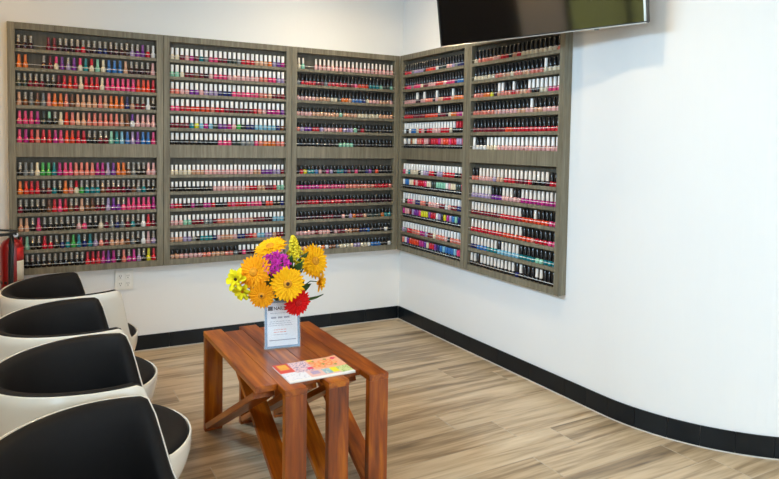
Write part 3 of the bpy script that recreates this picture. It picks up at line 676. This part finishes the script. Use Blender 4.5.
# ------------------------------------------------------------------ sign holder
def text_mesh(name, txt, size, mat, parent, loc, rot, bold=0.0):
    cu = bpy.data.curves.new(name, 'FONT'); cu.body = txt; cu.size = size; cu.align_x = 'LEFT'; cu.extrude = 0.0002; cu.offset = bold
    t = bpy.data.objects.new('tmp', cu); C.objects.link(t); dg = bpy.context.evaluated_depsgraph_get(); dg.update()
    me = bpy.data.meshes.new_from_object(t.evaluated_get(dg)); bpy.data.objects.remove(t); me.name = name; me.materials.clear()
    return link(name, me, mat, parent, False, loc, rot)
def sign():
    A, B = Vector((-1.710, -1.852)), Vector((-1.545, -1.872)); d = (B - A)
    r = tag(empty('sign_holder', ((A.x + B.x) / 2, (A.y + B.y) / 2, TOP), math.atan2(d.y, d.x)), 'clear upright sign holder with a blue-bordered white card, before the bouquet', 'sign holder')
    w, h = 0.168, 0.222; tilt = math.radians(-6)
    p = empty('panel'); p.parent = r; p.rotation_euler = (tilt, 0, 0); p.location = (0, 0, 0.003)
    bpy.data.objects.remove(p)
    ct, st = math.cos(tilt), math.sin(tilt)
    def panel(name, x0, x1, y0, y1, z0, z1, mat, par=r): return box(name, x0, x1, y0, y1, z0, z1, mat, par, rot=(tilt, 0, 0))
    panel('acrylic_panel', -w / 2, w / 2, -0.003, -0.0016, 0.001, h, 'acrylic'); panel('acrylic_panel', -w / 2, w / 2, 0.0016, 0.003, 0.001, h, 'acrylic')
    box('acrylic_foot', -w / 2, w / 2, -0.002, 0.04, 0.0002, 0.0018, 'acrylic', r)
    card = panel('card', -w / 2 + 0.004, w / 2 - 0.004, -0.0012, 0.0012, 0.005, h - 0.002, 'paperblue'); card['label'] = 'blue patterned card border'
    def sub(name, x0, x1, z0, z1, mat, y=-0.0016): return box(name, x0, x1, y - 0.0002, y + 0.0002, z0, z1, mat, card)
    sub('printed_sheet', -w / 2 + 0.014, w / 2 - 0.014, 0.014, h - 0.012, 'paper', -0.00145)
    lw = w - 0.028; x0 = -w / 2 + 0.018
    sub('logo', x0, x0 + 0.022, h - 0.046, h - 0.027, 'ink', -0.0019)
    text_mesh('heading', 'NAILS LO', 0.021, 'ink', card, (x0 + 0.026, -0.0019, h - 0.044), (math.radians(90), 0, 0), 0.0004)
    rr = random.Random(2)
    def words(z, hgt, xa, xb, mat, nm):
        x = xa
        while x < xb - 0.004:
            e = min(xb, x + rr.uniform(0.006, 0.016)); sub(nm, x, e, z, z + hgt, mat, -0.0019); x = e + 0.003
    words(h - 0.060, 0.0022, x0 + 0.01, x0 + 0.09, 'inkgrey', 'small_print')
    for a, b2 in ((0.014, 0.038), (0.046, 0.066), (0.073, 0.100)): sub('phone_number', x0 + a, x0 + b2, h - 0.083, h - 0.075, 'inkgrey', -0.0019)
    for k in range(3): words(h - 0.098 - k * 0.009, 0.0022, x0 + 0.008 - 0.004 * k, x0 + 0.104 + 0.004 * k, 'inkgrey', 'small_print')
    for k in range(2): words(h - 0.136 - k * 0.011, 0.0028, x0 + 0.026, x0 + 0.084, 'inkred', 'red_print')
    words(h - 0.158, 0.002, x0 + 0.024, x0 + 0.09, 'inkgrey', 'small_print')
    sub('web_line', x0 + 0.004, x0 + 0.128, h - 0.184, h - 0.180, 'inkgrey', -0.0019)
sign()

# ------------------------------------------------------------------ magazine
def magazine():
    r = tag(empty('magazine', (-1.602, -2.190, TOP), math.radians(1.5)), 'glossy magazine with fruit on its cover lying on the table edge', 'magazine')
    w, d = 0.288, 0.215
    box('pages', -w / 2 + 0.001, w / 2 - 0.002, -d / 2 + 0.001, d / 2 - 0.001, 0.0003, 0.0060, 'pages', r)
    nx, ny = 56, 42; V, Fc, Cc = [], [], []
    rr = random.Random(4)
    fruit = [(0.56, 0.82, 0.05), (0.63, 0.70, 0.06), (0.72, 0.80, 0.06), (0.78, 0.62, 0.06), (0.66, 0.55, 0.05), (0.83, 0.80, 0.05), (0.58, 0.60, 0.05), (0.88, 0.66, 0.05)]
    def colr(u, v):
        c = (0.80, 0.50, 0.45)
        if u < 0.22 and v > 0.48: c = (0.72, 0.06, 0.04)
        if 0.05 < u < 0.19 and 0.66 < v < 0.94: c = (0.90, 0.50, 0.04) if int(v * 30) % 2 else (0.85, 0.34, 0.05)
        if u < 0.34 and v < 0.48: c = (0.80, 0.80, 0.86) if rr.random() > 0.12 else (0.55, 0.55, 0.65)
        if 0.22 <= u < 0.5 and v >= 0.42: c = (0.80, 0.58, 0.60) if rr.random() > 0.3 else (0.30, 0.22, 0.40)
        if abs(u - 0.46) < 0.045 and abs(v - 0.55) < 0.06: c = (0.75, 0.04, 0.12)
        if u > 0.5 and v > 0.42: c = (0.85, 0.42, 0.25)
        for fx, fy, fr in fruit:
            q = math.hypot(u - fx, (v - fy) * 0.75)
            if q < fr: c = (0.86, 0.26, 0.07) if q > fr * 0.5 else (0.90, 0.50, 0.24)
        for gx, gy in ((0.60, 0.88), (0.70, 0.66), (0.80, 0.90), (0.86, 0.55)):
            if math.hypot((u - gx), (v - gy) * 0.5) < 0.022: c = (0.30, 0.30, 0.04)
        if 0.52 < u < 0.60 and v > 0.9: c = (0.80, 0.60, 0.08)
        if math.hypot(u - 0.92, (v - 0.88) * 0.8) < 0.045: c = (0.72, 0.02, 0.10)
        if 0.70 < u < 0.82 and 0.16 < v < 0.42: c = (0.85, 0.74, 0.03)
        if 0.58 < u <= 0.70 and 0.14 < v < 0.40: c = (0.25, 0.45, 0.55) if rr.random() > 0.3 else (0.6, 0.7, 0.6)
        if u >= 0.82 and v < 0.42: c = (0.60, 0.66, 0.30) if rr.random() > 0.3 else (0.30, 0.45, 0.12)
        if 0.40 < u < 0.52 and 0.2 < v < 0.36: c = (0.45, 0.35, 0.55)
        if v < 0.08: c = (0.84, 0.82, 0.80)
        return c
    for j in range(ny + 1):
        for i in range(nx + 1):
            u, v = i / nx, j / ny
            V.append(((u - 0.5) * w, (v - 0.5) * d, 0.0066 + 0.004 * max(0, u - 0.75) ** 2 * 16 * (1 if v > 0.45 else 0.4))); Cc.append(colr(u, v))
    for j in range(ny):
        for i in range(nx):
            q = j * (nx + 1) + i; Fc.append((q, q + 1, q + nx + 2, q + nx + 1))
    o = mesh_obj('cover', V, Fc, 'cover', r)
    a = o.data.color_attributes.new('Col', 'FLOAT_COLOR', 'POINT'); a.data.foreach_set('color', [t for c in Cc for t in (*c, 1.0)])
    sd = o.modifiers.new('thickness', 'SOLIDIFY'); sd.thickness = 0.0004; sd.offset = -1
    V2, F2 = lathe([(0.003, 0), (0.003, w - 0.004)], 8); s2 = mesh_obj('spine', V2, F2, 'pages', r, True); s2.rotation_euler = (0, math.radians(90), 0); s2.location = (-w / 2 + 0.002, -d / 2 + 0.001, 0.0034)
magazine()

# ------------------------------------------------------------------ bouquet
VASE = Vector((-1.612, -1.742, TOP))
def vase():
    V, Fc = lathe([(0.040, 0), (0.046, 0.003), (0.050, 0.05), (0.044, 0.12), (0.038, 0.165), (0.044, 0.195), (0.041, 0.195), (0.035, 0.165), (0.041, 0.12), (0.046, 0.05), (0.042, 0.008), (0.0, 0.008)], 32, False)
    V.append((0, 0, 0)); Fc += [(i, len(V) - 1, (i + 1) % 32) for i in range(32)]
    tag(mesh_obj('vase', V, Fc, 'vase', None, True, VASE), 'small glass vase hidden behind the upright sign', 'vase')
vase()
fm = {}
def fmat(name, c1, c2, rough=0.5):
    if name not in fm:
        m, nt, b = newmat(name); N = nt.nodes; L = nt.links
        tc = N.new('ShaderNodeTexCoord'); n = N.new('ShaderNodeTexNoise'); n.inputs['Scale'].default_value = 45; n.inputs['Detail'].default_value = 3
        L.new(tc.outputs['Object'], n.inputs['Vector']); mx = N.new('ShaderNodeMix'); mx.data_type = 'RGBA'
        mx.inputs[6].default_value = (*c1, 1); mx.inputs[7].default_value = (*c2, 1); L.new(n.outputs['Fac'], mx.inputs[0]); L.new(mx.outputs[2], b.inputs['Base Color'])
        b.inputs['Roughness'].default_value = 0.7; b.inputs['Specular IOR Level'].default_value = 0.15; fm[name] = m
    return fm[name]
def petal(V, Fc, ang, r0, r1, wid, lift0, lift1, rng, tipw=0.45):
    b0 = len(V); ca, sa = math.cos(ang), math.sin(ang); n = 5
    for k in range(n):
        t = k / (n - 1); r = r0 + (r1 - r0) * t; wd = wid * (0.45 + 1.1 * t - 0.95 * t * t) if k < n - 1 else wid * tipw * 0.4
        z = lift0 + (lift1 - lift0) * t - 0.006 * t * t
        for s_, dz in ((-1, 0.0), (0, -0.0025 * (1 - t)), (1, 0.0)):
            lx, ly = r, s_ * wd / 2
            V.append((lx * ca - ly * sa, lx * sa + ly * ca, z + dz + (0.0015 if s_ else 0)))
    for k in range(n - 1):
        for c in range(2):
            q = b0 + k * 3 + c; Fc.append((q, q + 1, q + 4, q + 3))
def stem_to_vase(root, head, nrm, name='stem', rad=0.0035):
    h = Vector(head); n = Vector(nrm).normalized(); inv = lambda p: root_inv @ Vector(p)
    root_inv = (Matrix.Translation(head) @ root.rotation_euler.to_matrix().to_4x4()).inverted()
    mouth = VASE + Vector((0, 0, 0.19)) + Vector((max(-0.028, min(0.028, (h.x - VASE.x) * 0.2)), max(-0.026, min(0.026, (h.y - VASE.y) * 0.2)), 0)); low = VASE + Vector((-(h.x - VASE.x) * 0.12, 0.0, 0.03))
    p0 = h - n * 0.012; p1 = h - n * 0.045
    mid = (p1 + mouth) / 2 + Vector((0, 0, 0.006))
    V, Fc = tube([inv(p) for p in (p0, p1, mid, mouth, low)], rad, 6); mesh_obj(name, V, Fc, 'stem', root, True)
def flower_root(name, pos, nrm, label, cat, group=None):
    r = empty(name, pos); r.rotation_euler = Vector(nrm).to_track_quat('Z', 'Y').to_euler(); return tag(r, label, cat, group)
def daisy(pos, nrm, R, c1, c2, centre, label, seed, eye=None, ripe=1.0):
    r = flower_root('gerbera_daisy', pos, nrm, label, 'flower', 'gerbera daisies in the bouquet')
    rng = random.Random(seed); V, Fc = [], []
    for n, ra, rb_, w, l0, l1 in ((26, 0.20, 1.0, 0.30, 0.0, 0.10), (24, 0.18, 0.92, 0.28, 0.05, 0.22), (20, 0.16, 0.72, 0.22, 0.10, 0.26), (18, 0.12, 0.48, 0.15, 0.14, 0.26)):
        off = rng.uniform(0, 1)
        for i in range(n):
            f = rng.uniform(0.93, 1.05)
            petal(V, Fc, 2 * math.pi * (i + off) / n + rng.uniform(-0.05, 0.05), ra * R, rb_ * R * f, w * R, l0 * R * ripe, l1 * R * ripe + rng.uniform(-0.04, 0.05) * R, rng)
    o = mesh_obj('petals', V, Fc, fmat('petal_%s' % seed, c1, c2), r)
    V, Fc = lathe([(0.26 * R, 0.10 * R), (0.24 * R, 0.22 * R), (0.15 * R, 0.27 * R), (0.05 * R, 0.26 * R)], 20); mesh_obj('flower_disc', V, Fc, centre, r, True)
    V, Fc = lathe([(0.11 * R, 0.262 * R), (0.10 * R, 0.285 * R), (0.04 * R, 0.29 * R)], 14); mesh_obj('flower_eye', V, Fc, eye or centre, r, True)
    V, Fc = lathe([(0.02, -0.018), (0.006, -0.014), (0.18 * R, -0.003), (0.25 * R, 0.02 * R)], 14, False) if False else lathe([(0.004, -0.016), (0.012, -0.010), (0.2 * R, -0.001)], 14); mesh_obj('sepal_cup', V, Fc, 'leaf', r, True)
    stem_to_vase(r, pos, nrm); return r
OR1, OR2 = (0.84, 0.28, 0.003), (0.92, 0.40, 0.006)
YO1, YO2 = (0.90, 0.40, 0.003), (0.95, 0.54, 0.008)
cbrown = fmat('disc_brown', (0.55, 0.22, 0.02), (0.75, 0.36, 0.02)); cdark = fmat('disc_dark', (0.05, 0.025, 0.01), (0.12, 0.05, 0.02)); cor = fmat('disc_orange', (0.62, 0.22, 0.01), (0.8, 0.34, 0.02)); cred = fmat('disc_red', (0.45, 0.01, 0.01), (0.65, 0.02, 0.02))
view = lambda x, y, z: Vector((-0.30 + x, -0.9 + y, 0.25 + z)).normalized()
daisy((-1.655, -1.760, 0.955), (-0.35, -0.25, 0.75), 0.078, YO1, YO2, cor, 'yellow-orange gerbera facing upward at the top of the bouquet', 1)
daisy((-1.457, -1.800, 0.885), (0.30, -0.75, 0.20), 0.084, YO1, YO2, cbrown, 'yellow-orange gerbera tilted outward beside the yellow plume', 2)
daisy((-1.753, -1.840, 0.862), (-0.65, -0.65, 0.30), 0.082, OR1, OR2, cor, 'deep orange gerbera above the small yellow blooms', 3)
daisy((-1.747, -1.930, 0.776), (-0.45, -0.90, -0.05), 0.060, OR1, OR2, cor, 'smaller orange gerbera hanging at the lower edge of the bouquet', 4, cdark)
daisy((-1.640, -1.960, 0.823), (-0.25, -0.95, 0.20), 0.077, YO1, YO2, cbrown, 'large golden gerbera with dark eye at the front of the bouquet', 5, cdark)
daisy((-1.584, -1.930, 0.728), (0.15, -0.90, -0.10), 0.066, (0.62, 0.004, 0.006), (0.80, 0.012, 0.012), cred, 'bright red gerbera overlapping the sign', 6)
def mum():
    pos = Vector((-1.668, -1.880, 0.903)); r = flower_root('chrysanthemum', pos, (-0.25, -0.75, 0.55), 'ruffled magenta bloom in the middle of the bouquet', 'flower')
    rng = random.Random(9); V, Fc = [], []
    for lobe in range(9):
        a = 2 * math.pi * lobe / 8; d = 0.0 if lobe == 8 else 0.040
        cx, cy = d * math.cos(a) * 1.15, d * math.sin(a)
        for ring, (n, rr, l0, l1) in enumerate(((12, 0.026, 0.0, 0.008), (10, 0.021, 0.006, 0.018), (7, 0.014, 0.010, 0.024))):
            V0 = len(V)
            for i in range(n): petal(V, Fc, 2 * math.pi * (i + rng.random()) / n, 0.003, rr * rng.uniform(0.85, 1.15), 0.010, l0, l1 + rng.uniform(-0.004, 0.005), rng, 1.4)
            for k in range(V0, len(V)): x, y, z = V[k]; V[k] = (x + cx, y + cy, z - 6 * (cx * cx + cy * cy))
    mesh_obj('petals', V, Fc, fmat('petal_magenta', (0.42, 0.01, 0.26), (0.68, 0.06, 0.42)), r)
    V, Fc = lathe([(0.004, -0.02), (0.012, -0.012), (0.035, -0.004), (0.02, -0.002)], 14); mesh_obj('sepal_cup', V, Fc, 'leaf', r, True)
    stem_to_vase(r, pos, (-0.25, -0.75, 0.55))
mum()
def plume():
    base_ = Vector((-1.545, -1.800, 0.855)); nrm = Vector((-0.10, 0.0, 1)).normalized()
    r = flower_root('goldenrod', base_, nrm, 'feathery yellow plume rising from the top of the bouquet', 'flower')
    rng = random.Random(12); V, Fc = [], []
    H = 0.155
    for k in range(420):
        t = rng.random() ** 0.8; z = t * H; rad = 0.056 * (1 - t) ** 0.8 + 0.004; a = rng.uniform(0, 6.283); q = rad * math.sqrt(rng.random())
        c = Vector((q * math.cos(a), q * math.sin(a), z)); s_ = rng.uniform(0.005, 0.0085); b0 = len(V)
        for d in ((1, 0, 0), (-1, 0, 0), (0, 1, 0), (0, -1, 0), (0, 0, 1), (0, 0, -1)): V.append(c + Vector(d) * s_ * rng.uniform(0.7, 1.3))
        for f in ((0, 2, 4), (2, 1, 4), (1, 3, 4), (3, 0, 4), (2, 0, 5), (1, 2, 5), (3, 1, 5), (0, 3, 5)): Fc.append(tuple(b0 + i for i in f))
    o = mesh_obj('florets', V, Fc, fmat('petal_plume', (0.62, 0.46, 0.01), (0.85, 0.72, 0.05)), r)
    V, Fc = tube([(0, 0, -0.01), (0, 0, H * 0.95)], [0.003, 0.001], 6); mesh_obj('plume_stalk', V, Fc, 'stem', r)
    stem_to_vase(r, base_, nrm)
plume()
def lily(pos, nrm, R, seed, label, c1=(0.78, 0.62, 0.005), c2=(0.90, 0.78, 0.02)):
    r = flower_root('yellow_bloom', pos, nrm, label, 'flower', 'small yellow blooms at the bouquet edge'); rng = random.Random(seed); V, Fc = [], []
    for n, rr, l1, w in ((6, 1.0, 0.25, 0.62), (6, 0.8, 0.5, 0.52), (5, 0.5, 0.6, 0.4)):
        o_ = rng.random()
        for i in range(n): petal(V, Fc, 2 * math.pi * (i + o_) / n, 0.05 * R, R * rr * rng.uniform(0.9, 1.1), w * R, 0.05 * R, l1 * R, rng, 0.9)
    mesh_obj('petals', V, Fc, fmat('petal_y%d' % seed, c1, c2), r)
    V, Fc = lathe([(0.12 * R, 0.0), (0.13 * R, 0.2 * R), (0.03 * R, 0.3 * R)], 10); mesh_obj('flower_disc', V, Fc, cdark if seed == 21 else cor, r, True)
    stem_to_vase(r, pos, nrm, rad=0.0025)
lily((-1.832, -1.820, 0.832), (-0.7, -0.6, 0.25), 0.054, 21, 'lemon yellow bloom with dark eye jutting out beside the orange gerberas')
lily((-1.808, -1.840, 0.780), (-0.6, -0.75, -0.2), 0.046, 22, 'small lemon yellow bloom drooping below another yellow bloom')
lily((-1.443, -1.840, 0.792), (0.6, -0.6, 0.0), 0.050, 23, 'small golden bloom under the outward-tilted gerbera', (0.80, 0.36, 0.005), (0.90, 0.52, 0.01))
def leaf(tip, side, wdt, label, cmat='leaf'):
    """leafy sprig: one leaf blade on a stalk reaching into the vase"""
    tip = Vector(tip); mouth = VASE + Vector((0, 0, 0.185)); r = tag(empty('leaf_sprig', mouth), label, 'foliage', 'green leaves in the bouquet')
    v = tip - mouth; L = v.length; d = v.normalized(); s_ = Vector(side); s_ = (s_ - d * s_.dot(d)).normalized(); up = d.cross(s_)
    V, Fc = [], []; n = 8
    for k in range(n + 1):
        t = k / n; c = d * (L * (0.35 + 0.65 * t)) + up * (0.02 * math.sin(t * 2.6)); w = wdt * math.sin(math.pi * min(1, t * 0.93 + 0.07)) ** 0.8
        for q, dz in ((-1, 0.006), (0, 0.0), (1, 0.006)): V.append(c + s_ * (q * w / 2) + up * dz)
    for k in range(n):
        for c in range(2): q = k * 3 + c; Fc.append((q, q + 1, q + 4, q + 3))
    mesh_obj('leaf_blade', V, Fc, cmat, r, True)
    V, Fc = tube([(0, 0, -0.10), (0, 0, 0), d * (L * 0.37)], 0.0025, 6); mesh_obj('stalk', V, Fc, 'stem', r)
MT['leafpale'] = plain('leaf_pale', (0.20, 0.32, 0.08), 0.45, noise=0.3, nscale=40)
leaf((-1.500, -1.860, 0.935), (0.6, -0.2, 0.4), 0.045, 'dark green leaf beside the yellow plume')
leaf((-1.530, -1.900, 0.900), (0.5, -0.1, 0.6), 0.040, 'pale green leaf between the plume and golden gerbera', 'leafpale')
leaf((-1.690, -1.915, 0.845), (0.7, -0.4, 0.2), 0.055, 'dark leaf under the magenta bloom')
leaf((-1.600, -1.900, 0.930), (0.7, -0.4, 0.2), 0.045, 'dark leaf behind the golden gerbera')
leaf((-1.490, -1.880, 0.800), (0.3, -0.4, 0.8), 0.045, 'green leaf above the red gerbera')
leaf((-1.800, -1.860, 0.742), (0.5, -0.4, 0.7), 0.030, 'narrow dark leaf poking out below the orange gerberas')
leaf((-1.420, -1.840, 0.740), (0.3, -0.5, 0.7), 0.020, 'thin dark leaf poking out beside the red gerbera')
leaf((-1.690, -1.900, 0.760), (0.8, -0.4, 0.1), 0.060, 'broad dark leaf at the bouquet heart')
leaf((-1.560, -1.930, 0.900), (0.7, -0.4, 0.2), 0.050, 'dark leaf tip between the magenta bloom and plume')
leaf((-1.720, -1.880, 0.900), (0.7, -0.4, 0.2), 0.050, 'dark leaf between the magenta bloom and deep orange gerbera')
leaf((-1.620, -1.905, 0.760), (0.8, -0.4, 0.1), 0.070, 'broad dark leaf above the sign')
leaf((-1.545, -1.905, 0.850), (0.3, -0.4, 0.8), 0.055, 'dark leaf behind the outward-tilted gerbera')
leaf((-1.700, -1.925, 0.835), (0.8, -0.4, 0.1), 0.085, 'wide dark leaf between the orange and golden gerberas')
leaf((-1.550, -1.915, 0.815), (0.8, -0.4, 0.1), 0.080, 'wide dark leaf between the golden and outward-tilted gerberas')
leaf((-1.740, -1.885, 0.815), (0.8, -0.5, 0.1), 0.070, 'wide dark leaf between the two deep orange gerberas')
